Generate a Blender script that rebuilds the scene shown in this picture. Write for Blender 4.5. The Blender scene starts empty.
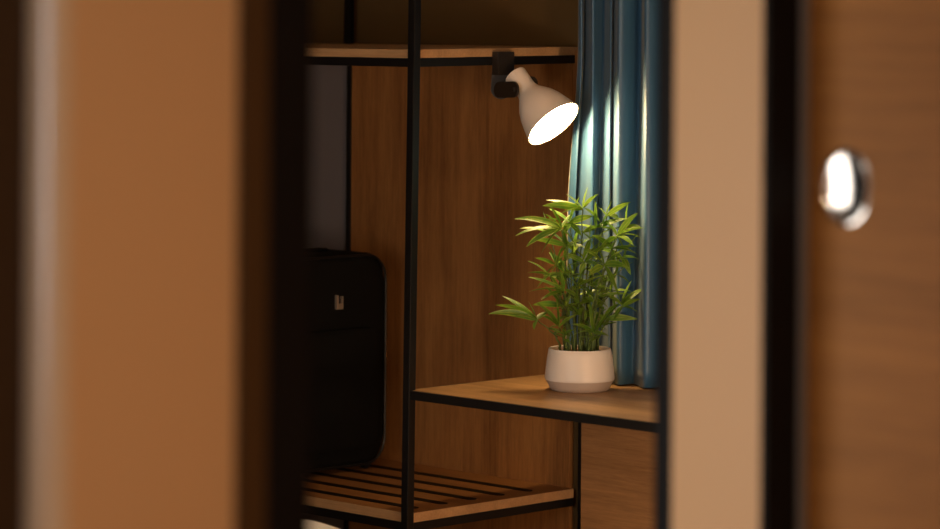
import bpy, bmesh, math, random
from mathutils import Vector, Matrix

random.seed(7)
S = bpy.context.scene
COL = S.collection

# ------------------------------------------------------------------ camera model
F_PX = 3000.0
CX, CY = 470.0, 264.5
HORIZON = 24.0
CAM_Z = 1.69
ROLL = math.radians(0.40)

def P(px, py, Y):
    """world point on the sight line of a pixel at depth Y (level camera, shift lens, slight roll)"""
    # undo roll about image centre of the lens axis (0 offset, horizon)
    dx, dy = px - CX, py - HORIZON
    c, s = math.cos(-ROLL), math.sin(-ROLL)
    # content rotated clockwise by ROLL on screen (y down)
    ux = dx * c - dy * s
    uy = dx * s + dy * c
    return Vector((ux * Y / F_PX, Y, CAM_Z - uy * Y / F_PX))

# room frame: a = along the back wall to the right (towards viewer), b = out of the back wall
C1 = Vector((0.289, 8.148, 0.0))
RZ = -math.pi / 4
R2 = math.sqrt(0.5)
def W(a, b, z=0.0):
    return Vector((C1.x + R2 * (a - b), C1.y - R2 * (a + b), z))

def ab_from_px(px, b):
    k = (px - CX) / F_PX
    return (k * (C1.y - R2 * b) - C1.x + R2 * b) / (R2 * (1 + k))
def b_at(a, px):
    k = (px - CX) / F_PX
    return (C1.x + R2 * a - k * (C1.y - R2 * a)) / (R2 * (1 - k))

# ------------------------------------------------------------------ materials
def new_mat(name):
    m = bpy.data.materials.new(name); m.use_nodes = True
    nt = m.node_tree
    return m, nt, nt.nodes['Principled BSDF']

def plain(name, col, rough=0.5, metal=0.0, spec=0.5, bump=0.0, bscale=200, var=0.0, vscale=3.0):
    m, nt, b = new_mat(name)
    b.inputs['Base Color'].default_value = (*col, 1)
    b.inputs['Roughness'].default_value = rough
    b.inputs['Metallic'].default_value = metal
    b.inputs['Specular IOR Level'].default_value = spec
    tc = nt.nodes.new('ShaderNodeTexCoord')
    n = nt.nodes.new('ShaderNodeTexNoise'); n.inputs['Scale'].default_value = vscale
    n.inputs['Detail'].default_value = 4
    nt.links.new(tc.outputs['Object'], n.inputs['Vector'])
    r = nt.nodes.new('ShaderNodeMix'); r.data_type = 'RGBA'
    r.inputs[6].default_value = (*[c * (1 - var) for c in col], 1)
    r.inputs[7].default_value = (*[min(1, c * (1 + var)) for c in col], 1)
    nt.links.new(n.outputs['Fac'], r.inputs[0])
    nt.links.new(r.outputs[2], b.inputs['Base Color'])
    if bump > 0:
        n2 = nt.nodes.new('ShaderNodeTexNoise'); n2.inputs['Scale'].default_value = bscale
        bp = nt.nodes.new('ShaderNodeBump'); bp.inputs['Strength'].default_value = bump
        bp.inputs['Distance'].default_value = 0.002
        nt.links.new(tc.outputs['Object'], n2.inputs['Vector'])
        nt.links.new(n2.outputs['Fac'], bp.inputs['Height'])
        nt.links.new(bp.outputs['Normal'], b.inputs['Normal'])
    return m

def wood(name, dark, light, grain='Z', rough=0.45, fine=1.0, spec=0.35):
    m, nt, b = new_mat(name)
    tc = nt.nodes.new('ShaderNodeTexCoord')
    def noise(across, along, detail, dist=0.0):
        mp = nt.nodes.new('ShaderNodeMapping')
        sc = [across * fine] * 3
        sc['XYZ'.index(grain)] = along * fine
        mp.inputs['Scale'].default_value = sc
        nt.links.new(tc.outputs['Object'], mp.inputs['Vector'])
        n = nt.nodes.new('ShaderNodeTexNoise'); n.inputs['Scale'].default_value = 1.0
        n.inputs['Detail'].default_value = detail; n.inputs['Roughness'].default_value = 0.6
        n.inputs['Distortion'].default_value = dist
        nt.links.new(mp.outputs['Vector'], n.inputs['Vector'])
        return n
    n1 = noise(14, 1.3, 5, 0.6)
    n2 = noise(150, 6, 3)
    n3 = noise(420, 30, 2)
    a1 = nt.nodes.new('ShaderNodeMath'); a1.operation = 'MULTIPLY_ADD'; a1.inputs[1].default_value = 0.55
    a2 = nt.nodes.new('ShaderNodeMath'); a2.operation = 'MULTIPLY_ADD'; a2.inputs[1].default_value = 0.30
    a3 = nt.nodes.new('ShaderNodeMath'); a3.operation = 'MULTIPLY'; a3.inputs[1].default_value = 0.20
    nt.links.new(n3.outputs['Fac'], a3.inputs[0])
    nt.links.new(n2.outputs['Fac'], a2.inputs[0]); nt.links.new(a3.outputs[0], a2.inputs[2])
    nt.links.new(n1.outputs['Fac'], a1.inputs[0]); nt.links.new(a2.outputs[0], a1.inputs[2])
    cr = nt.nodes.new('ShaderNodeValToRGB')
    cr.color_ramp.elements[0].position = 0.36; cr.color_ramp.elements[0].color = (*dark, 1)
    cr.color_ramp.elements[1].position = 0.66; cr.color_ramp.elements[1].color = (*light, 1)
    nt.links.new(a1.outputs[0], cr.inputs['Fac'])
    nt.links.new(cr.outputs['Color'], b.inputs['Base Color'])
    b.inputs['Roughness'].default_value = rough
    b.inputs['Specular IOR Level'].default_value = spec
    bp = nt.nodes.new('ShaderNodeBump'); bp.inputs['Strength'].default_value = 0.12
    bp.inputs['Distance'].default_value = 0.001
    nt.links.new(a1.outputs[0], bp.inputs['Height'])
    nt.links.new(bp.outputs['Normal'], b.inputs['Normal'])
    return m

def emit(name, col, strength):
    m, nt, b = new_mat(name)
    b.inputs['Base Color'].default_value = (*col, 1)
    b.inputs['Emission Color'].default_value = (*col, 1)
    b.inputs['Emission Strength'].default_value = strength
    return m

OAK_D, OAK_L = (0.165, 0.066, 0.019), (0.39, 0.172, 0.052)
M = {
    'oak_v': wood('oak_vertical', OAK_D, OAK_L, 'Z'),
    'oak_x': wood('oak_lengthwise', OAK_D, OAK_L, 'X'),
    'oak_lit': wood('oak_lit_edge', (0.34, 0.19, 0.085), (0.55, 0.33, 0.16), 'X'),  # paler copy of the oak, with the light on shelf edges in its colour
    'oak_rack': wood('oak_rack', (0.19, 0.078, 0.020), (0.38, 0.165, 0.050), 'X'),
    'desk_top': wood('oak_desktop', (0.22, 0.11, 0.042), (0.54, 0.31, 0.14), 'X', rough=0.38),
    'door_wood': wood('door_veneer', (0.165, 0.064, 0.010), (0.36, 0.150, 0.032), 'X', rough=0.5, fine=0.35, spec=0.2),
    'steel': plain('black_steel', (0.005, 0.0045, 0.005), 0.42, 0.0, 0.32),
    'tan': plain('tan_paint', (0.54, 0.322, 0.155), 0.45, 0, 0.4, var=0.03, vscale=1.5),
    'tan_satin': plain('tan_satin', (0.56, 0.42, 0.28), 0.22, 0, 0.9),
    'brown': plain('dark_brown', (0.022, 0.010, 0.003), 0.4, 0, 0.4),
    'casing_brown': plain('casing_brown', (0.050, 0.023, 0.006), 0.45, 0, 0.4),
    'black': plain('black_profile', (0.005, 0.004, 0.004), 0.6, 0, 0.12),
    'edge_highlight': plain('grey_highlight', (0.28, 0.28, 0.28), 0.3, 0.6),
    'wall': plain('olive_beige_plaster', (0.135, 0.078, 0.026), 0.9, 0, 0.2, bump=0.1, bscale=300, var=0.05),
    'grey_panel': plain('grey_upholstery', (0.175, 0.15, 0.145), 0.9, 0, 0.2, bump=0.4, bscale=500, var=0.08),
    'ceiling': plain('ceiling_paint', (0.6, 0.55, 0.48), 0.9, 0, 0.2),
    'floor': wood('floor_oak', (0.10, 0.055, 0.028), (0.18, 0.10, 0.05), 'X'),
    'bracket': plain('black_bracket', (0.020, 0.013, 0.009), 0.42, 0, 0.5),
    'shade': plain('cream_enamel', (0.90, 0.77, 0.65), 0.35, 0, 0.5),
    'shade_in': plain('white_enamel', (0.85, 0.82, 0.76), 0.5, 0, 0.4),
    'pot': plain('cream_ceramic', (0.80, 0.72, 0.65), 0.42, 0, 0.4, var=0.02, vscale=20),
    'pot_base': plain('raw_ceramic', (0.52, 0.42, 0.35), 0.75, 0, 0.2, var=0.05, vscale=40),
    'soil': plain('brown_soil', (0.16, 0.075, 0.03), 0.95, 0, 0.1, bump=1.0, bscale=120, var=0.5, vscale=60),
    'case': plain('black_nylon', (0.0045, 0.004, 0.0035), 0.8, 0, 0.12, bump=0.3, bscale=900),
    'piping': plain('black_piping', (0.005, 0.005, 0.005), 0.4, 0, 0.35),
    'lock': plain('brushed_lock', (0.50, 0.40, 0.30), 0.35, 0.7),
    'lock_dark': plain('lock_bore', (0.02, 0.008, 0.005), 0.5),
    'duvet': plain('white_cotton', (0.93, 0.93, 0.93), 0.85, 0, 0.2, bump=0.2, bscale=400),
    'bedbase': plain('grey_bed_fabric', (0.13, 0.12, 0.11), 0.9),
    'chrome': plain('chrome', (0.80, 0.76, 0.72), 0.13, 1.0),
    'chrome_rim': plain('chrome_rim', (0.55, 0.45, 0.36), 0.25, 1.0),
    'window_frame': plain('white_frame', (0.7, 0.7, 0.68), 0.5),
    'daylight': emit('daylight_pane', (0.92, 0.95, 1.0), 6.5),
    'daylight_bed': emit('daylight_pane_bedroom', (1.0, 0.95, 0.88), 5.6),
    'fill_downlight': emit('warm_fill_downlight', (1.0, 0.62, 0.34), 470.0),
    'room_fill': emit('warm_room_fill', (1.0, 0.66, 0.36), 14.0),
    'sconce_fill': emit('sconce_fill_glow', (1.0, 0.72, 0.46), 70.0),
    'bulb': emit('lamp_glow', (1.0, 0.68, 0.32), 105.0),
}

def leaf_material():
    m, nt, b = new_mat('bamboo_leaf')
    tc = nt.nodes.new('ShaderNodeTexCoord')
    n = nt.nodes.new('ShaderNodeTexNoise'); n.inputs['Scale'].default_value = 22; n.inputs['Detail'].default_value = 2
    nt.links.new(tc.outputs['Object'], n.inputs['Vector'])
    at = nt.nodes.new('ShaderNodeUVMap')
    sx = nt.nodes.new('ShaderNodeSeparateXYZ'); nt.links.new(at.outputs['UV'], sx.inputs[0])
    # pale margin and pale midrib across the blade
    cr = nt.nodes.new('ShaderNodeValToRGB'); e = cr.color_ramp.elements
    e[0].position = 0.0; e[0].color = (0.30, 0.42, 0.06, 1)
    e[1].position = 1.0; e[1].color = (0.30, 0.42, 0.06, 1)
    for p, c in ((0.18, (0.12, 0.25, 0.024, 1)), (0.44, (0.135, 0.27, 0.026, 1)), (0.5, (0.34, 0.40, 0.06, 1)), (0.56, (0.135, 0.27, 0.026, 1)), (0.82, (0.12, 0.25, 0.024, 1))):
        x = e.new(p); x.color = c
    nt.links.new(sx.outputs['X'], cr.inputs['Fac'])
    mx = nt.nodes.new('ShaderNodeMix'); mx.data_type = 'RGBA'; mx.blend_type = 'MULTIPLY'; mx.inputs[0].default_value = 1
    c2 = nt.nodes.new('ShaderNodeValToRGB')
    c2.color_ramp.elements[0].position = 0.35; c2.color_ramp.elements[0].color = (0.62, 0.75, 0.6, 1)
    c2.color_ramp.elements[1].position = 0.65; c2.color_ramp.elements[1].color = (1.25, 1.1, 1.0, 1)
    nt.links.new(n.outputs['Fac'], c2.inputs['Fac'])
    nt.links.new(cr.outputs['Color'], mx.inputs[6]); nt.links.new(c2.outputs['Color'], mx.inputs[7])
    nt.links.new(mx.outputs[2], b.inputs['Base Color'])
    b.inputs['Roughness'].default_value = 0.42
    b.inputs['Specular IOR Level'].default_value = 0.45
    tr = nt.nodes.new('ShaderNodeBsdfTranslucent'); nt.links.new(mx.outputs[2], tr.inputs['Color'])
    ms = nt.nodes.new('ShaderNodeMixShader'); ms.inputs[0].default_value = 0.25
    out = nt.nodes['Material Output']
    nt.links.new(b.outputs[0], ms.inputs[1]); nt.links.new(tr.outputs[0], ms.inputs[2])
    nt.links.new(ms.outputs[0], out.inputs['Surface'])
    return m
M['leaf'] = leaf_material()
M['cane'] = plain('green_cane', (0.085, 0.13, 0.02), 0.5, var=0.35, vscale=40)

def curtain_material():
    m, nt, b = new_mat('blue_satin_curtain')
    b.inputs['Base Color'].default_value = (0.031, 0.116, 0.222, 1)
    b.inputs['Roughness'].default_value = 0.52
    b.inputs['Specular IOR Level'].default_value = 0.9
    b.inputs['Sheen Weight'].default_value = 0.38
    b.inputs['Sheen Roughness'].default_value = 0.35
    b.inputs['Sheen Tint'].default_value = (1.0, 0.85, 0.50, 1)
    tc = nt.nodes.new('ShaderNodeTexCoord')
    mp = nt.nodes.new('ShaderNodeMapping'); mp.inputs['Scale'].default_value = (900, 900, 350)
    n = nt.nodes.new('ShaderNodeTexNoise'); n.inputs['Scale'].default_value = 1
    bp = nt.nodes.new('ShaderNodeBump'); bp.inputs['Strength'].default_value = 0.15; bp.inputs['Distance'].default_value = 0.0008
    nt.links.new(tc.outputs['Object'], mp.inputs[0]); nt.links.new(mp.outputs[0], n.inputs['Vector'])
    nt.links.new(n.outputs['Fac'], bp.inputs['Height']); nt.links.new(bp.outputs['Normal'], b.inputs['Normal'])
    return m
M['curtain'] = curtain_material()

# ------------------------------------------------------------------ mesh helpers
def add_box(bm, x0, x1, y0, y1, z0, z1, bevel=0.0, mat=None):
    r = bmesh.ops.create_cube(bm, size=1.0)
    vs = r['verts']
    for v in vs:
        v.co = Vector(((x0 + x1) / 2 + v.co.x * (x1 - x0), (y0 + y1) / 2 + v.co.y * (y1 - y0), (z0 + z1) / 2 + v.co.z * (z1 - z0)))
    if bevel > 0:
        es = list({e for v in vs for e in v.link_edges})
        bmesh.ops.bevel(bm, geom=es, offset=bevel, segments=2, profile=0.7, affect='EDGES')
    return vs

def add_tube(bm, pts, rad, n=10, caps=True, closed=False):
    pts = [Vector(p) for p in pts]
    N = len(pts)
    rads = rad if isinstance(rad, (list, tuple)) else [rad] * N
    rings = []
    up = None
    for i, p in enumerate(pts):
        if closed:
            t = (pts[(i + 1) % N] - pts[i - 1]).normalized()
        else:
            t = (pts[min(i + 1, N - 1)] - pts[max(i - 1, 0)]).normalized()
        if up is None:
            up = t.orthogonal().normalized()
        else:
            up = (up - t * up.dot(t))
            up = up.normalized() if up.length > 1e-6 else t.orthogonal().normalized()
        s = t.cross(up)
        rings.append([bm.verts.new(p + (up * math.cos(2 * math.pi * k / n) + s * math.sin(2 * math.pi * k / n)) * rads[i]) for k in range(n)])
    for i in range(N if closed else N - 1):
        A, B = rings[i], rings[(i + 1) % N]
        for k in range(n):
            bm.faces.new((A[k], A[(k + 1) % n], B[(k + 1) % n], B[k]))
    if caps and not closed:
        bm.faces.new(rings[0][::-1]); bm.faces.new(rings[-1])

def add_lathe(bm, prof, n=48, mtx=None, sx=1.0, sy=1.0, cap0=False, cap1=False):
    """prof: list of (r, z)"""
    mtx = mtx or Matrix.Identity(4)
    rings = []
    for r, z in prof:
        if r < 1e-6:
            rings.append([bm.verts.new(mtx @ Vector((0, 0, z)))])
        else:
            rings.append([bm.verts.new(mtx @ Vector((r * sx * math.cos(2 * math.pi * k / n), r * sy * math.sin(2 * math.pi * k / n), z))) for k in range(n)])
    for A, B in zip(rings, rings[1:]):
        for k in range(n):
            k2 = (k + 1) % n
            if len(A) == 1 and len(B) == 1: continue
            if len(A) == 1: bm.faces.new((A[0], B[k2], B[k]))
            elif len(B) == 1: bm.faces.new((A[k], A[k2], B[0]))
            else: bm.faces.new((A[k], A[k2], B[k2], B[k]))
    if cap0 and len(rings[0]) > 1: bm.faces.new(rings[0][::-1])
    if cap1 and len(rings[-1]) > 1: bm.faces.new(rings[-1])

def add_prism(bm, poly, z0, z1):
    """poly: list of (x, y) counter-clockwise"""
    lo = [bm.verts.new((x, y, z0)) for x, y in poly]
    hi = [bm.verts.new((x, y, z1)) for x, y in poly]
    n = len(poly)
    for i in range(n):
        bm.faces.new((lo[i], lo[(i + 1) % n], hi[(i + 1) % n], hi[i]))
    bm.faces.new(lo[::-1]); bm.faces.new(hi)

def obj(name, bm, mat, parent=None, smooth=False, loc=None, rz=None):
    bmesh.ops.recalc_face_normals(bm, faces=bm.faces[:])
    me = bpy.data.meshes.new(name); bm.to_mesh(me); bm.free()
    for mt in (mat if isinstance(mat, (list, tuple)) else [mat]):
        me.materials.append(mt)
    if smooth:
        for p in me.polygons: p.use_smooth = True
        try: me.set_sharp_from_angle(angle=math.radians(38))
        except Exception: pass
    o = bpy.data.objects.new(name, me); COL.objects.link(o)
    if parent: o.parent = parent
    if loc is not None: o.location = loc
    if rz is not None: o.rotation_euler = (0, 0, rz)
    return o

def thing(name, label, cat, loc, rz=0.0, group=None):
    o = bpy.data.objects.new(name, None); COL.objects.link(o)
    o.empty_display_size = 0.1
    o.location = loc; o.rotation_euler = (0, 0, rz)
    o['label'] = label; o['category'] = cat
    if group: o['group'] = group
    return o

def tag(o, label, cat, group=None):
    o['label'] = label; o['category'] = cat
    if group: o['group'] = group
    return o

def struct(name, bm, mat, smooth=False, parent=None):
    o = obj(name, bm, mat, parent, smooth)
    if parent is None:
        o['kind'] = 'structure'
        o.location = (C1.x, C1.y, 0); o.rotation_euler = (0, 0, RZ)
    return o

def sbox(name, a0, a1, b0, b1, z0, z1, mat, bevel=0.0):
    """setting box given in room frame (local x = a, local y = -b)"""
    bm = bmesh.new(); add_box(bm, a0, a1, -b1, -b0, z0, z1, bevel)
    return struct(name, bm, mat)

CEIL = 2.60
# ------------------------------------------------------------------ the setting
sbox('floor', -2.6, 6.9, -0.15, 7.4, -0.06, 0.0, M['floor'])
sbox('ceiling', -2.6, 6.9, -0.15, 7.4, CEIL, CEIL + 0.06, M['ceiling'])
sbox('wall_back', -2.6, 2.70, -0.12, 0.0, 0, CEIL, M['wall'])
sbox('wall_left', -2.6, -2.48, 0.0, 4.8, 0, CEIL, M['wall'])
# wall between bedroom and hall, either side of the doorway
A_OUT = 2.75
BR = b_at(A_OUT, 763.5)
BL = b_at(A_OUT, 304)
A_IN = ab_from_px(675.0, BR)
BCL = b_at(A_OUT, 802.5)                 # closet front plane
def wall_with_window(name, wname, x0, x1, y0, y1, wa0, wa1, wz0, wz1, mat, glow, side):
    bm = bmesh.new()
    add_box(bm, x0, wa0, -y1, -y0, 0, CEIL); add_box(bm, wa1, x1, -y1, -y0, 0, CEIL)
    add_box(bm, wa0, wa1, -y1, -y0, 0, wz0); add_box(bm, wa0, wa1, -y1, -y0, wz1, CEIL)
    struct(name, bm, mat)
    bm = bmesh.new(); add_box(bm, wa0, wa1, -y1 + .015, -y1 + .025, wz0, wz1)
    win = struct(wname, bm, glow)
    bm = bmesh.new()
    mid = (wa0 + wa1) / 2
    for xa, xb, za, zb_ in ((wa0, wa0 + .05, wz0, wz1), (wa1 - .05, wa1, wz0, wz1), (wa0, wa1, wz0, wz0 + .05), (wa0, wa1, wz1 - .05, wz1), (mid - .02, mid + .02, wz0, wz1)):
        add_box(bm, xa, xb, -y1 + .026, -y1 + .07, za, zb_, 0.004)
    obj('window_frame', bm, M['window_frame'], win)
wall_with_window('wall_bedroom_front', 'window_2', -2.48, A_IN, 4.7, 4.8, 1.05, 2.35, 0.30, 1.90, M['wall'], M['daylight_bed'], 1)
# wall between bedroom and hall, either side of the doorway
sbox('wall_right', A_IN, A_OUT - 0.001, 0.0, BR, 0, CEIL, M['tan'])
sbox('wall_above_door', A_IN, A_OUT, BR, BL + .1, 2.12, CEIL, M['tan'])
# left pier with a rounded outer corner
bm = bmesh.new()
r = 0.034
bo = b_at(A_OUT, 47)
poly = [(A_IN, -(BL + .004)), (A_IN, -bo), (A_OUT - r, -bo)]
for k in range(1, 10):
    t = -math.pi / 2 + (math.pi / 2) * k / 9
    poly.append((A_OUT - r + r * math.cos(t), -bo + r + r * math.sin(t)))
poly.append((A_OUT, -(BL + .004)))
add_prism(bm, poly, 0, CEIL)
struct('wall_pier', bm, M['tan'], smooth=True)
# paler satin bead added over the rounded corner to carry its highlight
bm = bmesh.new()
ro, out_, inn = r + 0.002, [], []
for k in range(0, 13):
    t = -math.pi / 2 + (math.pi / 2) * k / 12
    out_.append((A_OUT - r + ro * math.cos(t), -bo + r + ro * math.sin(t)))
    inn.append((A_OUT - r + (r + .0002) * math.cos(t), -bo + r + (r + .0002) * math.sin(t)))
add_prism(bm, out_ + inn[::-1], 0, CEIL)
struct('trim_1', bm, M['tan_satin'], smooth=True)
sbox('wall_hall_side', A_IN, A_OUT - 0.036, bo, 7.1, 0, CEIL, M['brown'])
# door casing (architrave), both sides and head
sbox('trim_2', A_OUT, A_OUT + 0.012, b_at(A_OUT, 264), b_at(A_OUT, 237), 0, 2.20, M['casing_brown'], 0.003)
sbox('trim_3', A_OUT - 0.03, A_OUT + 0.016, BL - .002, b_at(A_OUT, 264), 0, 2.20, M['black'], 0.003)
sbox('trim_4', A_OUT, A_OUT + 0.012, b_at(A_OUT, 794), BR + .002, 0, 2.20, M['black'], 0.003)
sbox('trim_5', A_OUT, A_OUT + 0.016, BCL, b_at(A_OUT, 794), 0, 2.20, M['edge_highlight'], 0.003)  # grey strip puts the highlight along the casing edge into colour
sbox('trim_6', A_OUT, A_OUT + 0.012, BR + .003, BL - .003, 2.12, 2.20, M['black'], 0.003)
sbox('trim_7', ab_from_px(657.5, BR), A_IN, BR - .05, BR + 0.001, 0, 2.16, M['black'], 0.002)
# hall: walls behind the camera, with a window
sbox('wall_hall_right', 6.7, 6.82, 2.2, 7.2, 0, CEIL, M['tan'])
wall_with_window('wall_near', 'window_1', A_IN, 6.82, 7.1, 7.22, 4.2, 5.4, 0.85, 2.15, M['tan'], M['daylight'], 1)
# closet wall behind the sliding door
sbox('wall_closet', A_OUT, 6.7, BCL - .16, BCL - .05, 0, CEIL, M['tan'])

# ------------------------------------------------------------------ sliding closet door with recessed pull
PULL_A = ab_from_px(848, BCL)
PW = W(PULL_A, BCL)
PULL_Z = P(847, 187, PW.y).z
t = thing('sliding_door', 'reddish brown wood closet door at the right edge with an oval chrome pull', 'door', W(3.0, BCL - 0.036, 0), RZ)
bm = bmesh.new()
x0, x1 = A_OUT + 0.0005 - 3.0, 4.05 - 3.0
RX = 23.0 / (R2 * (PW.y + PW.x) / PW.y ** 2 * F_PX); RZZ = 36.5 * PW.y / F_PX
px_ = PULL_A - 3.0
# panel front face with an oval hole: ring of quads out to a rectangle
n = 48
yf, yb = -0.036, 0.0
rect = (x0, x1, 0.012, 2.30)
def ray_rect(th):
    c, s = math.cos(th), math.sin(th)
    best = 1e9
    if c > 1e-9: best = min(best, (rect[1] - px_) / c)
    if c < -1e-9: best = min(best, (rect[0] - px_) / c)
    if s > 1e-9: best = min(best, (rect[3] - PULL_Z) / s)
    if s < -1e-9: best = min(best, (rect[2] - PULL_Z) / s)
    return (px_ + c * best, PULL_Z + s * best)
angs = [2 * math.pi * k / n for k in range(n)]
for cx_, cz_ in ((rect[0], rect[2]), (rect[1], rect[2]), (rect[1], rect[3]), (rect[0], rect[3])):
    angs.append(math.atan2(cz_ - PULL_Z, cx_ - px_) % (2 * math.pi))
angs = sorted(set(angs))
inner = [bm.verts.new((px_ + RX * math.cos(a_), yf, PULL_Z + RZZ * math.sin(a_))) for a_ in angs]
inner2 = [bm.verts.new((px_ + RX * math.cos(a_), yf + 0.02, PULL_Z + RZZ * math.sin(a_))) for a_ in angs]
outer = [bm.verts.new((ray_rect(a_)[0], yf, ray_rect(a_)[1])) for a_ in angs]
outb = [bm.verts.new((ray_rect(a_)[0], yb, ray_rect(a_)[1])) for a_ in angs]
K = len(angs)
for i in range(K):
    j = (i + 1) % K
    bm.faces.new((inner[i], inner[j], outer[j], outer[i]))
    bm.faces.new((inner2[i], inner2[j], inner[j], inner[i]))
    bm.faces.new((outer[i], outer[j], outb[j], outb[i]))
bm.faces.new(outb); bm.faces.new(inner2)
obj('door_panel', bm, M['door_wood'], t)
bm = bmesh.new()
mt = Matrix.Translation((px_, yf, PULL_Z)) @ Matrix.Rotation(math.pi / 2, 4, 'X')   # local z -> -y (out of door)
prof = []
D = 0.006
for k in range(0, 15):
    q = k / 14
    prof.append((0.92 * q, -D * (1 - q * q)))
prof = [(r_ , z_) for r_, z_ in prof]
prof2 = prof + [(0.94, 0.002), (0.99, 0.0035), (1.06, 0.0028), (1.09, 0.0003)]
vsx = RX
add_lathe(bm, prof2, 56, mt, sx=RX, sy=RZZ)
pull = obj('recessed_pull', bm, M['chrome'], t, smooth=True)
pull['label'] = 'oval chrome recessed pull'

# ------------------------------------------------------------------ ceiling lamps (guessed fixtures added out of view as fill light)
def fill_downlight(name, label, a, b, rad, mat):
    t = thing(name, label, 'ceiling light', W(a, b, CEIL), RZ)
    bm = bmesh.new()
    add_lathe(bm, [(rad * 0.92, -0.012), (rad * 0.96, -0.02), (rad * 1.08, -0.02), (rad * 1.12, -0.014), (rad * 1.12, 0.0)], 32)
    obj('ring', bm, M['window_frame'], t, True)
    bm = bmesh.new()
    add_lathe(bm, [(0, -0.014), (rad * 0.93, -0.014)], 32)
    obj('diffuser', bm, mat, t)
    return t
fill_downlight('fill_downlight', 'round warm ceiling light added in the hall to light the walls and closet door', 4.8, 4.0, 0.10, M['fill_downlight'])
fill_downlight('fill_ceiling_lamp', 'round warm ceiling lamp added above the bed as fill light', 1.3, 1.9, 0.20, M['room_fill'])

sc_t = thing('fill_sconce', 'low round warm wall lamp added out of view to light the wardrobe and desk', 'lamp', W(A_IN - 0.001, 1.35, 0.80), RZ)  # unseen lamp added to brighten the rack side, desk and curtain
bm = bmesh.new(); add_box(bm, -0.02, 0, -0.06, 0.06, -0.06, 0.06, 0.004); add_tube(bm, [(-0.02, 0, 0), (-0.12, 0, 0)], 0.012, 12); obj('wall_plate', bm, M['steel'], sc_t)
bm = bmesh.new(); add_lathe(bm, [(0.14 * math.sin(math.pi * k / 16), -0.14 * math.cos(math.pi * k / 16)) for k in range(17)], 32, Matrix.Translation((-0.26, 0, 0)))
obj('globe', bm, M['sconce_fill'], sc_t, True)

# ------------------------------------------------------------------ open wardrobe unit
SH = 1.623      # hat shelf top
RK = 0.434      # luggage shelf top
AL = -1.30      # left end
wd = thing('open_wardrobe', 'open oak wardrobe unit with black steel frame holding the suitcase', 'wardrobe', W(0, 0, 0), RZ)
def lean(z): return 0.0075 * (z - 0.75) * R2
def post(x, y, z0, z1, s, ln=True, parent=wd, name='post'):
    bm = bmesh.new()
    vs = add_box(bm, x - s / 2, x + s / 2, y - s / 2, y + s / 2, z0, z1, 0)
    es = [e for e in bm.edges if abs(e.verts[0].co.z - e.verts[1].co.z) > 0.1]
    bmesh.ops.bevel(bm, geom=es, offset=0.0022, segments=2, profile=0.6, affect='EDGES')
    if ln:
        for v in bm.verts:
            v.co.x += lean(v.co.z); v.co.y += lean(v.co.z)
    return obj(name, bm, M['steel'], parent)
PS = 0.0240
post(0.009, -0.629, 0, CEIL - 0.001, PS)                 # front right, full height
post(AL, -0.62, 0, CEIL - 0.001, PS, False)
post(AL, -0.02, 0, CEIL - 0.001, PS, False)
post(-0.872, -0.035, SH, CEIL - 0.001, 0.0215, False)
# back panels
for x0_, x1_ in ((-0.879, -0.3105), (-0.3095, 0.0)):
    bm = bmesh.new(); add_box(bm, x0_, x1_, -0.016, 0.0, 0.0, 1.60, 0.0008)
    obj('back_panel', bm, M['oak_v'], wd)
bm = bmesh.new(); add_box(bm, AL, -0.891, -0.012, 0.0, 0.0, 1.60, 0.004)
gp = obj('side_panel', bm, M['grey_panel'], wd); gp['label'] = 'grey upholstered back panel'
bm = bmesh.new(); add_box(bm, -0.892, -0.878, -0.024, 0.0, 0.0, 1.60, 0.001)
obj('divider_strip', bm, M['steel'], wd)
# hat shelf
def tilt(bm):   # the loose shelf sits a touch high at the back
    for v in bm.verts:
        if v.co.x > -0.3:
            k_ = max(0, min(1, 1 + v.co.y / 0.62)); v.co.z += 0.008 * k_
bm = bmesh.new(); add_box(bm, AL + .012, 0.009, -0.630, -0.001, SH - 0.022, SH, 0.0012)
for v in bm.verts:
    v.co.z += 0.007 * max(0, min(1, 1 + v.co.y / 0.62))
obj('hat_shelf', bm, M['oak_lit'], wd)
bm = bmesh.new()
z0, z1 = SH - 0.0445, SH - 0.0225
add_box(bm, AL, 0.0, -0.6315, -0.6085, z0, z1, 0.001)
add_box(bm, AL, 0.0, -0.024, -0.002, z0, z1, 0.001)
add_box(bm, -0.0115, 0.0105, -0.62, -0.002, z0, z1, 0.001)
for v in bm.verts:
    v.co.z += 0.007 * max(0, min(1, 1 + v.co.y / 0.62))
obj('shelf_rail', bm, M['steel'], wd)
# luggage shelf with inlaid black strips
zt, zb = RK, RK - 0.0245
sl = [0.136, 0.243, 0.349, 0.456, 0.562]
bm = bmesh.new()
add_box(bm, AL + 0.01, 0.0165, -0.6315, -0.017, zb, zt, 0.0005)
obj('luggage_shelf', bm, M['oak_rack'], wd)
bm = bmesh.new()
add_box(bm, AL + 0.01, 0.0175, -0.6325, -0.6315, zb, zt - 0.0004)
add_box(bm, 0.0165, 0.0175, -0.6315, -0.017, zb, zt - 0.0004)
eb = obj('lit_edge', bm, M['oak_lit'], wd); eb['label'] = 'oak edge coloured paler for the light on it'  # thin paler faces: light falling on the shelf edges put into colour
for q in sl:
    bm = bmesh.new()
    hw = 0.0145
    poly = [(AL + 0.06, -q - hw)] + [(-0.028 - hw + hw * math.sin(math.pi * k / 8), -q - hw * math.cos(math.pi * k / 8)) for k in range(9)] + [(AL + 0.06, -q + hw)]
    add_prism(bm, poly, zt - 0.004, zt + 0.0014)
    obj('rubber_strip', bm, M['black'], wd)
bm = bmesh.new()
z0, z1 = zb - 0.0225, zb - 0.0005
add_box(bm, AL, 0.0, -0.6335, -0.6105, z0, z1, 0.001)
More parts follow.
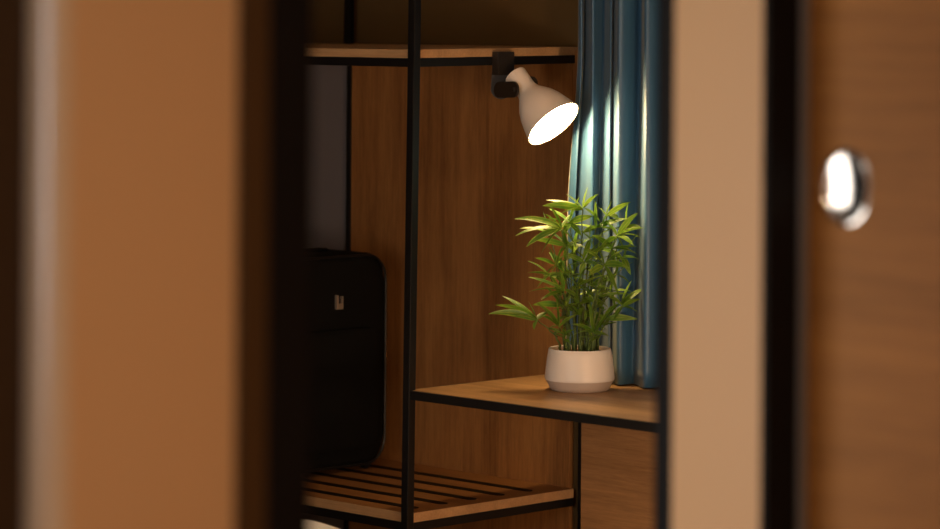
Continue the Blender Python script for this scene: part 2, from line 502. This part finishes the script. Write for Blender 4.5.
add_box(bm, AL, 0.0, -0.040, -0.018, z0, z1, 0.001)
add_box(bm, -0.0050, 0.0180, -0.62, -0.018, z0, z1, 0.001)
obj('rack_rail', bm, M['steel'], wd)

# ------------------------------------------------------------------ desk
DZ = 0.75
DL = 1.62
dk = thing('desk', 'oak desk ledge with black steel edge carrying the potted bamboo', 'desk', W(0, 0, 0), RZ)
bm = bmesh.new(); add_box(bm, 0.004, DL, -0.626, -0.020, DZ - 0.018, DZ, 0.0006)
obj('desktop', bm, M['desk_top'], dk)
bm = bmesh.new()
add_box(bm, 0.0, DL, -0.6335, -0.6265, DZ - 0.024, DZ - 0.001, 0.0008)
add_box(bm, 0.0, DL, -0.6265, -0.600, DZ - 0.024, DZ - 0.0185)
add_box(bm, -0.004, 0.0035, -0.625, -0.017, DZ - 0.024, DZ - 0.0005, 0.0006)
obj('desk_rail', bm, M['steel'], dk)
post(0.051, -0.026, 0, DZ - 0.0245, 0.0115, False, dk, 'leg')
post(DL - 0.02, -0.60, 0, DZ - 0.0245, 0.0225, False, dk, 'leg')
bm = bmesh.new(); add_box(bm, 0.0600, DL, -0.034, -0.018, 0.0, DZ - 0.0250, 0.001)
mp_ = obj('modesty_panel', bm, wood('oak_horizontal', (0.27, 0.125, 0.045), (0.53, 0.275, 0.11), 'X'), dk)
# oak wall cladding over the desk behind the curtain
sbox('trim_8', 0.002, 1.62, 0.0, 0.016, DZ + 0.002, 1.62, M['oak_v'])

# ------------------------------------------------------------------ curtain
prof = [(577.0, .157), (580.5, .163), (584.0, .132), (588.0, .152), (592.5, .177), (598.0, .152), (603.5, .125), (607.0, .145),
        (610.5, .164), (613.0, .146), (615.5, .160), (619.0, .180), (628.0, .155), (637.5, .118), (641.0, .142), (645.0, .175), (654.0, .155), (664.0, .122), (668.0, .148), (672.0, .178), (682.0, .150),
        (690.0, .125), (698.0, .165), (708.0, .175), (716.0, .13), (726.0, .17), (740.0, .175), (750.0, .13), (765., .175), (780., .17), (792., .125), (806., .175), (822., .17), (836., .13), (850., .17)]
ctrl = [(ab_from_px(p_, b_), b_) for p_, b_ in prof]
def catmull(pts, m):
    out = []
    for i in range(len(pts) - 1):
        p0 = pts[max(i - 1, 0)]; p1 = pts[i]; p2 = pts[i + 1]; p3 = pts[min(i + 2, len(pts) - 1)]
        for k in range(m):
            t_ = k / m
            out.append(tuple(0.5 * ((2 * p1[c]) + (-p0[c] + p2[c]) * t_ + (2 * p0[c] - 5 * p1[c] + 4 * p2[c] - p3[c]) * t_ ** 2 + (-p0[c] + 3 * p1[c] - 3 * p2[c] + p3[c]) * t_ ** 3) for c in range(2)))
    out.append(pts[-1])
    return out
line = catmull(ctrl, 6)
ct = thing('curtain', 'blue full-length curtain hanging in soft folds behind the potted plant', 'curtain', W(0.9, 0.15, DZ), RZ)
bm = bmesh.new()
rows = 40
z_lo, z_hi = DZ + 0.004, 2.54
grid = []
a_start = line[0][0]
for r_ in range(rows + 1):
    z = z_lo + (z_hi - z_lo) * r_ / rows
    h = max(0.0, min(1.0, (1.66 - z) / 0.5))
    flare = h * h * (3 - 2 * h)
    row = []
    for i, (a_, b_) in enumerate(line):
        w_ = math.exp(-(a_ - a_start) / 0.05)
        aa = a_ - 0.036 * flare * w_ + 0.003 * math.sin(z * 3.1 + a_ * 25) * (1 if i else 0.3)
        wig = 1.0 + 0.16 * math.sin(z * 2.3 + a_ * 11.0)
        bb = 0.150 + (b_ - 0.150) * wig * (1 - 0.10 * flare) - 0.004
        row.append(bm.verts.new((aa - 0.9, -(bb) + 0.15, z - DZ)))
    grid.append(row)
for r_ in range(rows):
    for i in range(len(line) - 1):
        bm.faces.new((grid[r_][i], grid[r_][i + 1], grid[r_ + 1][i + 1], grid[r_ + 1][i]))
co = obj('fabric', bm, M['curtain'], ct, smooth=True)
sm = co.modifiers.new('thick', 'SOLIDIFY'); sm.thickness = 0.0015; sm.offset = 0
bm = bmesh.new()
add_tube(bm, [(-0.85, 0.0, 2.555 - DZ), (0.85, 0.0, 2.555 - DZ)], 0.011, 12)
obj('curtain_rod', bm, M['steel'], ct, True)

# ------------------------------------------------------------------ wall lamp on the shelf rail
neck = P(518, 79, 7.895)
mouth = P(553.5, 124, 7.827)
axis = (mouth - neck).normalized()
Lm = (mouth - neck).length
base = W(0.0105, 0.278, SH - 0.04)
lp = thing('shelf_lamp', 'cream cone shaped lamp shining from a black bracket on the hat shelf rail', 'lamp', base, 0)
def rel(p): return Vector(p) - base
rotm = axis.to_track_quat('Z', 'Y').to_matrix().to_4x4()
mt = Matrix.Translation(rel(neck)) @ rotm
RM = 0.0805
def pf(z, r_): return (r_, z)
outer_p = [(0.0, -0.0165), (0.024, -0.0162), (0.0300, -0.0145), (0.0310, -0.011), (0.0300, 0.004), (0.0282, 0.026), (0.0285, 0.040),
           (0.0325, 0.053), (0.0425, 0.067), (0.0535, 0.083), (0.0635, 0.105), (0.0710, 0.130), (0.0775, Lm - 0.008), (RM, Lm)]
inner_p = [(RM - 0.003, Lm), (0.0740, Lm - 0.010), (0.069, 0.128), (0.063, 0.104), (0.053, 0.083), (0.030, 0.066), (0.0, 0.064)]
bm = bmesh.new(); add_lathe(bm, outer_p + [(RM - 0.0012, Lm + 0.0006)] + inner_p, 64, mt)
shade = obj('lamp_shade', bm, M['shade'], lp, True)
bm = bmesh.new(); add_lathe(bm, [(0, Lm - 0.010), (0.040, Lm - 0.0105), (0.0728, Lm - 0.013)], 48, mt)
obj('light_diffuser', bm, M['bulb'], lp, True)
# bracket: clamp block on the rail, plate hanging down, fork arm, knobs
def box_along(bm, p, q, wdt, thk, wdir, bevel=0.004):
    """rounded flat bar from p to q, width along wdir"""
    p, q = Vector(p), Vector(q); d = (q - p); L = d.length; d.normalize()
    w_ = (Vector(wdir) - d * Vector(wdir).dot(d)).normalized(); n_ = d.cross(w_)
    prof_ = []
    for k in range(13):
        t_ = -math.pi / 2 + math.pi * k / 12
        prof_.append((L + math.cos(t_) * wdt / 2, math.sin(t_) * wdt / 2))
    for k in range(13):
        t_ = math.pi / 2 + math.pi * k / 12
        prof_.append((math.cos(t_) * wdt / 2, math.sin(t_) * wdt / 2))
    A = [bm.verts.new(p + d * x + w_ * y + n_ * thk / 2) for x, y in prof_]
    B = [bm.verts.new(p + d * x + w_ * y - n_ * thk / 2) for x, y in prof_]
    bm.faces.new(A); bm.faces.new(B[::-1])
    for k in range(len(A)):
        j = (k + 1) % len(A)
        bm.faces.new((A[k], B[k], B[j], A[j]))
RIGHT = Vector((1, 0, 0)); UP = Vector((0, 0, 1))
bm = bmesh.new()
# clamp block hooked over the rail and shelf edge
pts_t = P(503, 51, 7.940); 
bc = W(0.0225, 0.306, 0)
for v in add_box(bm, -0.031, 0.031, -0.011, 0.011, 0, 0.062, 0.002): pass
mrot = Matrix.Translation(rel(Vector((bc.x, bc.y, P(503, 75, 7.940).z)))) @ Matrix.Rotation(math.pi / 4, 4, 'Z')
for v in bm.verts: v.co = mrot @ v.co
box_along(bm, rel(P(503, 62, 7.935)), rel(P(501, 89, 7.935)), 0.054, 0.008, RIGHT)
obj('mounting_bracket', bm, M['bracket'], lp)
bm = bmesh.new()
box_along(bm, rel(P(499.5, 90, 7.900)), rel(P(513.5, 89.5, 7.852)), 0.042, 0.006, UP)
ar = obj('fork_arm', bm, M['bracket'], lp)
bm = bmesh.new()
box_along(bm, rel(P(503, 80, 7.940)), rel(P(531, 83, 7.940)), 0.036, 0.006, UP)
obj('fork_arm', bm, M['bracket'], lp)
bm = bmesh.new()
sc_c = rel(P(515, 89.5, 7.846))
add_tube(bm, [sc_c + Vector((-.002, .003, 0)), sc_c + Vector((0.0005, -0.003, 0))], 0.006, 16)
obj('pivot_screw', bm, M['steel'], lp, True)

# ------------------------------------------------------------------ suitcase
SA, SB = -0.600, 0.128
ST, SWD, SHH = 0.24, 0.42, 0.600
sc = thing('suitcase', 'black soft-sided suitcase standing on the slatted luggage shelf', 'suitcase', W(SA - ST / 2, SB + SWD / 2, RK), RZ)
def rrect(w, h, r_, zc, x, n_=8):
    pts = []
    for cy, cz, t0 in ((w / 2 - r_, h / 2 - r_, 0), (-w / 2 + r_, h / 2 - r_, 90), (-w / 2 + r_, -h / 2 + r_, 180), (w / 2 - r_, -h / 2 + r_, 270)):
        for k in range(n_ + 1):
            t_ = math.radians(t0 + 90 * k / n_)
            pts.append(Vector((x, cy + r_ * math.cos(t_), zc + cz + r_ * math.sin(t_))))
    return pts
zc = 0.012 + SHH / 2
bm = bmesh.new()
secs = [(-ST / 2, .024), (-ST / 2 + .006, .010), (-ST / 2 + .02, 0.0), (ST / 2 - .02, 0.0), (ST / 2 - .006, .010), (ST / 2, .024)]
rings = []
for x, ins in secs:
    rings.append([bm.verts.new(p) for p in rrect(SWD - 2 * ins, SHH - 2 * ins, 0.078, zc, x)])
for A, B in zip(rings, rings[1:]):
    for k in range(len(A)):
        j = (k + 1) % len(A); bm.faces.new((A[k], A[j], B[j], B[k]))
bm.faces.new(rings[0]); bm.faces.new(rings[-1])
obj('body', bm, M['case'], sc, True)
bm = bmesh.new()
pr = [(ST / 2 - .001, 0.05), (ST / 2 + .016, 0.052), (ST / 2 + .022, 0.062)]
rings = [[bm.verts.new(p) for p in rrect(SWD - 2 * i_, 0.34 - 2 * (i_ - .05), 0.035, 0.235, x)] for x, i_ in pr]
for A, B in zip(rings, rings[1:]):
    for k in range(len(A)):
        j = (k + 1) % len(A); bm.faces.new((A[k], A[j], B[j], B[k]))
bm.faces.new(rings[-1])
obj('front_pocket', bm, M['case'], sc, True)
for x in (ST / 2 - .004, -ST / 2 + .004):
    bm = bmesh.new(); add_tube(bm, rrect(SWD - .014, SHH - .014, 0.072, zc, x, 10), 0.0038, 8, closed=True)
    obj('piping', bm, M['piping'], sc, True)
bm = bmesh.new()
add_tube(bm, [(0, -0.09, zc + SHH / 2 - .004), (0, -0.08, zc + SHH / 2 + .003), (0, -0.05, zc + SHH / 2 + .005), (0, 0.05, zc + SHH / 2 + .005), (0, 0.08, zc + SHH / 2 + .003), (0, 0.09, zc + SHH / 2 - .004)], 0.006, 10)
obj('handle', bm, M['case'], sc, True)
for sx_ in (-1, 1):
    for sy_ in (-1, 1):
        bm = bmesh.new()
        mt2 = Matrix.Translation((sx_ * 0.085, sy_ * 0.155, 0.017)) @ Matrix.Rotation(math.pi / 2, 4, 'Y')
        add_lathe(bm, [(0, -0.012), (0.014, -0.012), (0.017, -0.008), (0.017, 0.008), (0.014, 0.012), (0, 0.012)], 20, mt2)
        obj('wheel', bm, M['piping'], sc, True)
# combination lock plate on the visible face
k_ = (338 + 1.9 - CX) / F_PX      # sight line met with the face plane a = SA
lkb = b_at(SA, 338 + 1.9)
lw = P(338, 302, W(SA, lkb).y)
# in the suitcase frame
loc_w = Matrix.Rotation(-RZ, 4, 'Z') @ (lw - sc.location)
ly, lz = loc_w.y, loc_w.z
bm = bmesh.new()
xx = ST / 2
add_box(bm, xx - .001, xx + .010, ly - .012, ly + .012, lz - .020, lz - .004, 0.0015)
add_box(bm, xx - .001, xx + .010, ly - .012, ly - .006, lz - .006, lz + .020, 0.0015)
add_box(bm, xx - .001, xx + .010, ly + .007, ly + .012, lz - .006, lz + .016, 0.0015)
lk = obj('lock', bm, M['lock'], sc); lk['label'] = 'small bronze metal lock'
bm = bmesh.new()
mt2 = Matrix.Translation((xx + .002, ly + .001, lz + .006)) @ Matrix.Rotation(math.pi / 2, 4, 'Y')
add_lathe(bm, [(0, 0.003), (0.006, 0.002), (0.0065, -0.002)], 20, mt2)
obj('lock_button', bm, M['lock_dark'], lk, True)

# ------------------------------------------------------------------ bed corner with white duvet
bd = thing('bed', 'low bed with a rumpled white duvet below the luggage shelf', 'bed', W(-0.3, 1.98, 0), RZ)
def bl(a, b): return (a + 0.3, -(b - 2.0))
bm = bmesh.new(); add_box(bm, -1.0, 0.85, -0.95, 0.85, 0.06, 0.34, 0.02); obj('bed_base', bm, M['bedbase'], bd)
for sx_ in (-0.9, 0.75):
    for sy_ in (-0.85, 0.75):
        bm = bmesh.new(); add_box(bm, sx_ - .03, sx_ + .03, sy_ - .03, sy_ + .03, 0, 0.07, .004); obj('leg', bm, M['steel'], bd)
bm = bmesh.new()
nx, ny = 90, 90
g = []
random.seed(3)
waves = [(random.uniform(5, 24), random.uniform(5, 24), random.uniform(0, 6), random.uniform(.0004, .0016)) for _ in range(14)]
for j in range(ny + 1):
    row = []
    for i in range(nx + 1):
        x = -1.02 + 1.89 * i / nx; y = -0.97 + 1.84 * j / ny
        ex = min(x + 1.02, 0.87 - x); ey = min(y + .97, 0.87 - y)
        e_ = min(ex, ey)
        h = 0.492 - 0.040 * math.exp(-e_ / 0.010) 
        for (u_, v_, p_, am) in waves: h += am * math.sin(u_ * x + v_ * y + p_ + 1.2 * math.sin(3 * x))
        h += 0.006 * math.exp(-((x + .1) ** 2) / .02)
        row.append(bm.verts.new((x, y, h)))
    g.append(row)
for j in range(ny):
    for i in range(nx):
        bm.faces.new((g[j][i], g[j][i + 1], g[j + 1][i + 1], g[j + 1][i]))
bord = [g[0][i] for i in range(nx + 1)] + [g[j][nx] for j in range(1, ny + 1)] + [g[ny][i] for i in range(nx - 1, -1, -1)] + [g[j][0] for j in range(ny - 1, 0, -1)]
low = [bm.verts.new((v.co.x * 1.01, v.co.y * 1.01, 0.33 + 0.006 * math.sin(k))) for k, v in enumerate(bord)]
for k in range(len(bord)):
    j = (k + 1) % len(bord); bm.faces.new((bord[k], bord[j], low[j], low[k]))
dv = obj('duvet', bm, M['duvet'], bd, True)
dv['label'] = 'rumpled white duvet'

# ------------------------------------------------------------------ potted bamboo
PY = 7.722
pb = P(579.6, 386, PY); pb.z = DZ
pl = thing('potted_bamboo', 'leafy green bamboo plant in a cream ceramic pot on the desk', 'potted plant', pb, 0)
Hh = 0.108
prof_o = [(0.0, 0.0), (0.070, 0.0), (0.0765, 0.004), (0.0795, 0.012), (0.0885, 0.0275)]
prof_t = [(0.0885, 0.0275), (0.0900, 0.030), (0.0900, 0.034), (0.0875, 0.060), (0.0835, 0.090), (0.0805, Hh - .002), (0.0790, Hh), (0.0775, Hh - .001), (0.0765, Hh - .006), (0.0765, Hh - .02)]
bm = bmesh.new(); add_lathe(bm, prof_t, 64); obj('pot', bm, M['pot'], pl, True)
bm = bmesh.new(); add_lathe(bm, prof_o, 64); pbz = obj('pot_base', bm, M['pot_base'], pl, True); pbz['label'] = 'unglazed lower band of the pot'
bm = bmesh.new()
rings = []
add_lathe(bm, [(0, Hh - .010), (.02, Hh - .009), (.04, Hh - .011), (.06, Hh - .010), (.0768, Hh - .013)], 40)
for v in bm.verts: v.co.z += random.uniform(-.0025, .0025)
obj('soil', bm, M['soil'], pl, True)

def leaf(bm, uv, c, tip, width, side, bend, fold=0.25):
    """lance blade from c to tip; bend lifts the middle"""
    c, tip = Vector(c), Vector(tip); d = tip - c; L = d.length; dn = d.normalized()
    s_ = Vector(side); s_ = (s_ - dn * s_.dot(dn)).normalized(); nn = s_.cross(dn)
    if nn.z < 0: nn = -nn
    n_ = 9; prev = None
    for k in range(n_ + 1):
        t_ = k / n_
        w = width * 0.5 * (math.sin(math.pi * min(1, t_ ** 0.72)) ** 0.8 if 0 < t_ < 1 else 0)
        if t_ < 0.1: w = max(w * 0.7, width * 0.05)
        if k == n_: w = width * 0.012
        mid = c + d * t_ + UP * (bend * L * 4 * t_ * (1 - t_)) 
        l = mid + s_ * w + nn * (w * fold); r2 = mid - s_ * w + nn * (w * fold)
        vs = [bm.verts.new(l), bm.verts.new(mid), bm.verts.new(r2)]
        if prev:
            f = bm.faces.new((prev[0], prev[1], vs[1], vs[0]))
            for lo_, u_ in zip(f.loops, ((0, t_), (.5, t_), (.5, t_), (0, t_))): lo_[uv].uv = u_
            f = bm.faces.new((prev[1], prev[2], vs[2], vs[1]))
            for lo_, u_ in zip(f.loops, ((.5, t_), (1, t_), (1, t_), (.5, t_))): lo_[uv].uv = u_
        prev = vs

# clusters: centre (px, py, toward viewer m), leaf tips (px, py, dY), cane base offset
CL = [
 # top centre
 dict(c=(583, 209, .01), base=(-.002, .01), tips=[(542, 206, -.03), (546, 200, .02), (566, 194, -.02), (588, 187, .02), (599, 194, -.04), (560, 214, -.05), (600, 222, .05)]),
 # upper left
 dict(c=(562, 229, -.01), base=(-.03, .015), tips=[(514, 219, -.02), (515, 236, -.04), (545, 214, .02), (526, 247, -.05), (541, 254, -.04), (579, 252, -.05), (568, 262, .03), (549, 205, .05), (572, 213, .04)]),
 # upper right
 dict(c=(617, 237, -.01), base=(.03, .01), tips=[(638, 213, .02), (645, 228, -.02), (634, 246, -.05), (597, 252, -.06), (606, 222, .03), (628, 262, .02), (641, 238, .04)]),
 dict(c=(607, 216, .05), base=(.02, .035), tips=[(612, 201, -.02), (631, 202, .03), (626, 222, .05), (596, 206, .04), (600, 231, -.04)]),
 # middle right
 dict(c=(604, 266, -.04), base=(.022, -.02), tips=[(583, 250, -.04), (596, 244, .0), (624, 249, -.02), (620, 300, -.04), (588, 276, -.04), (629, 268, -.05), (612, 288, .03)]),
 # middle left / centre
 dict(c=(564, 291, -.045), base=(-.028, -.02), tips=[(528, 277, -.02), (528, 292, -.04), (541, 300, -.05), (560, 270, -.02), (581, 300, -.03), (548, 282, .03)]),
 dict(c=(577, 287, -.05), base=(.0, -.03), tips=[(562, 270, -.04), (585, 268, -.01), (604, 275, -.04), (578, 304, -.05), (594, 296, .02)]),
 # far left drooping
 dict(c=(537, 320, -.005), base=(-.05, .0), tips=[(488, 314, -.02), (495, 305, -.01), (502, 296, .02), (512, 316, -.05), (534, 330, -.04), (528, 301, .01), (548, 312, .03)]),
 # front low left
 dict(c=(559, 328, -.08), base=(-.035, -.045), tips=[(536, 303, -.03), (556, 298, -.02), (578, 314, -.03), (541, 316, -.05), (567, 336, -.03)]),
 # front low right
 dict(c=(594, 333, -.085), base=(.02, -.05), tips=[(571, 324, -.03), (570, 337, -.05), (610, 337, -.04), (613, 308, -.02), (590, 300, -.02)]),
 # right dark
 dict(c=(622, 306, .03), base=(.045, .015), tips=[(645, 288, .03), (641, 299, -.02), (614, 320, -.02), (632, 280, .04), (638, 312, .02), (606, 296, -.02)]),
 # inner / back clusters
 dict(c=(574, 250, .035), base=(-.012, .035), tips=[(556, 236, .03), (590, 238, .02), (560, 268, .03), (590, 266, .0), (578, 230, .03), (574, 275, -.02)]),
 dict(c=(592, 286, .03), base=(.01, .03), tips=[(574, 276, .03), (612, 278, .03), (584, 308, .02), (606, 304, .0), (592, 264, .03)]),
 dict(c=(556, 266, .02), base=(-.04, .02), tips=[(535, 258, .03), (548, 246, .02), (543, 278, .02), (570, 278, .01), (562, 250, .0)]),
 dict(c=(616, 274, .02), base=(.038, .0), tips=[(633, 262, .03), (630, 284, .02), (604, 286, .0), (618, 254, .02), (610, 300, .01)]),
 dict(c=(590, 240, -.02), base=(.008, -.01), tips=[(575, 228, -.03), (606, 236, -.03), (582, 262, -.04), (598, 262, -.01), (592, 220, .0)]),
 dict(c=(586, 312, .0), base=(.0, .0), tips=[(572, 300, .0), (600, 304, .0), (578, 330, -.02), (604, 322, .01)]),
]
random.seed(23)
# younger side shoots filling the crown between the named clusters
extra = [(548, 232, .03), (570, 222, .03), (596, 228, .04), (626, 228, .03), (566, 246, -.02), (584, 262, -.03), (612, 250, -.02), (622, 258, .04),
         (550, 276, -.01), (568, 276, .03), (596, 300, -.02), (610, 292, .05), (604, 318, .02), (562, 306, .03)]
for (ex_, ey_, ed_) in extra:
    k_ = random.randint(4, 6); a0_ = random.uniform(0, 360); tips_ = []
    for q_ in range(k_):
        an = math.radians(a0_ + q_ * 360 / k_ + random.uniform(-22, 22)); ln = random.uniform(22, 36)
        tips_.append((min(642, ex_ + ln * math.cos(an)), ey_ - ln * 0.62 * math.sin(an) - 5 + random.uniform(-3, 6), random.uniform(-.04, .04)))
    CL.append(dict(c=(ex_, ey_, ed_), base=((ex_ - 580) * 0.0010, ed_ * 0.7 + random.uniform(-.01, .01)), tips=tips_))
random.seed(11)
for ci, cl in enumerate(CL):
    cpx, cpy, dY = cl['c']
    c = P(cpx, cpy, PY + dY) - pb
    bx_, by_ = cl['base']
    b0 = Vector((bx_, by_, Hh - .015))
    bm = bmesh.new()
    pts = []
    for k in range(13):
        t_ = k / 12
        p = b0.lerp(c, t_)
        bow = math.sin(math.pi * t_)
        out = Vector((c.x - b0.x, c.y - b0.y, 0))
        p -= out * 0.30 * bow
        p.x += 0.002 * math.sin(k * 2.1 + ci)
        pts.append(p)
    add_tube(bm, pts, [0.0032 - 0.0019 * k / 12 for k in range(13)], 8)
    for k in (3, 6, 9):      # nodes
        add_lathe(bm, [(0.0028, -0.002), (0.0042, 0), (0.0028, 0.002)], 8, Matrix.Translation(pts[k]))
    cane = obj('cane', bm, M['cane'], pl, True)
    bm = bmesh.new(); uv = bm.loops.layers.uv.new('UVMap')
    for (tx, ty, td) in cl['tips']:
        tip = P(tx, ty, PY + dY + td) - pb
        L = (tip - c).length
        wdt = min(0.0205, 0.0135 + 0.07 * L) * random.uniform(.88, 1.1)
        d = (tip - c)
        side = Vector((d.z, random.uniform(-.35, .35), -d.x)) + Vector((random.uniform(-.02, .02), 0, random.uniform(-.02, .02)))
        leaf(bm, uv, c + Vector((random.uniform(-.002, .002), random.uniform(-.002, .002), random.uniform(-.003, .003))), tip, wdt, side, random.uniform(0.02, 0.09))
    # short petioles tie cluster to its cane, with a few small young blades lower down
    for k in (7, 9):
        q = pts[k]
        for _ in range(3):
            an = random.uniform(0, 6.28); l_ = random.uniform(.028, .05)
            tip = q + Vector((math.cos(an) * l_ * .8, math.sin(an) * l_ * .8, random.uniform(-.012, .03)))
            leaf(bm, uv, q, tip, 0.010, Vector((-math.sin(an), math.cos(an), .4)), 0.05)
    obj('foliage', bm, M['leaf'], cane, True)

# ------------------------------------------------------------------ world, camera
w = bpy.data.worlds.new('World'); S.world = w; w.use_nodes = True
w.node_tree.nodes['Background'].inputs[0].default_value = (0.02, 0.02, 0.025, 1)
w.node_tree.nodes['Background'].inputs[1].default_value = 0.2

cam = bpy.data.cameras.new('Camera'); camo = bpy.data.objects.new('Camera', cam); COL.objects.link(camo)
cam.sensor_width = 36.0; cam.sensor_fit = 'HORIZONTAL'
cam.lens = F_PX / 940.0 * 36.0
camo.location = (0, 0, CAM_Z)
camo.rotation_euler = (math.pi / 2, 0, 0)
# content turns clockwise by ROLL => camera turns counter-clockwise seen from behind
camo.rotation_mode = 'XYZ'
camo.matrix_world = Matrix.Translation((0, 0, CAM_Z)) @ Matrix.Rotation(math.pi / 2, 4, 'X') @ Matrix.Rotation(ROLL, 4, 'Z')
cam.shift_x = 0.0
cam.shift_y = -(CY - HORIZON) / 940.0
cam.clip_start = 0.05; cam.clip_end = 50
cam.dof.use_dof = True
cam.dof.focus_distance = 7.80
cam.dof.aperture_fstop = 2.2
cam.dof.aperture_blades = 0
S.camera = camo

S.view_settings.view_transform = 'Standard'
S.view_settings.look = 'None'
S.view_settings.gamma = 1.0
S.view_settings.use_curve_mapping = False
S.view_settings.exposure = 0.0
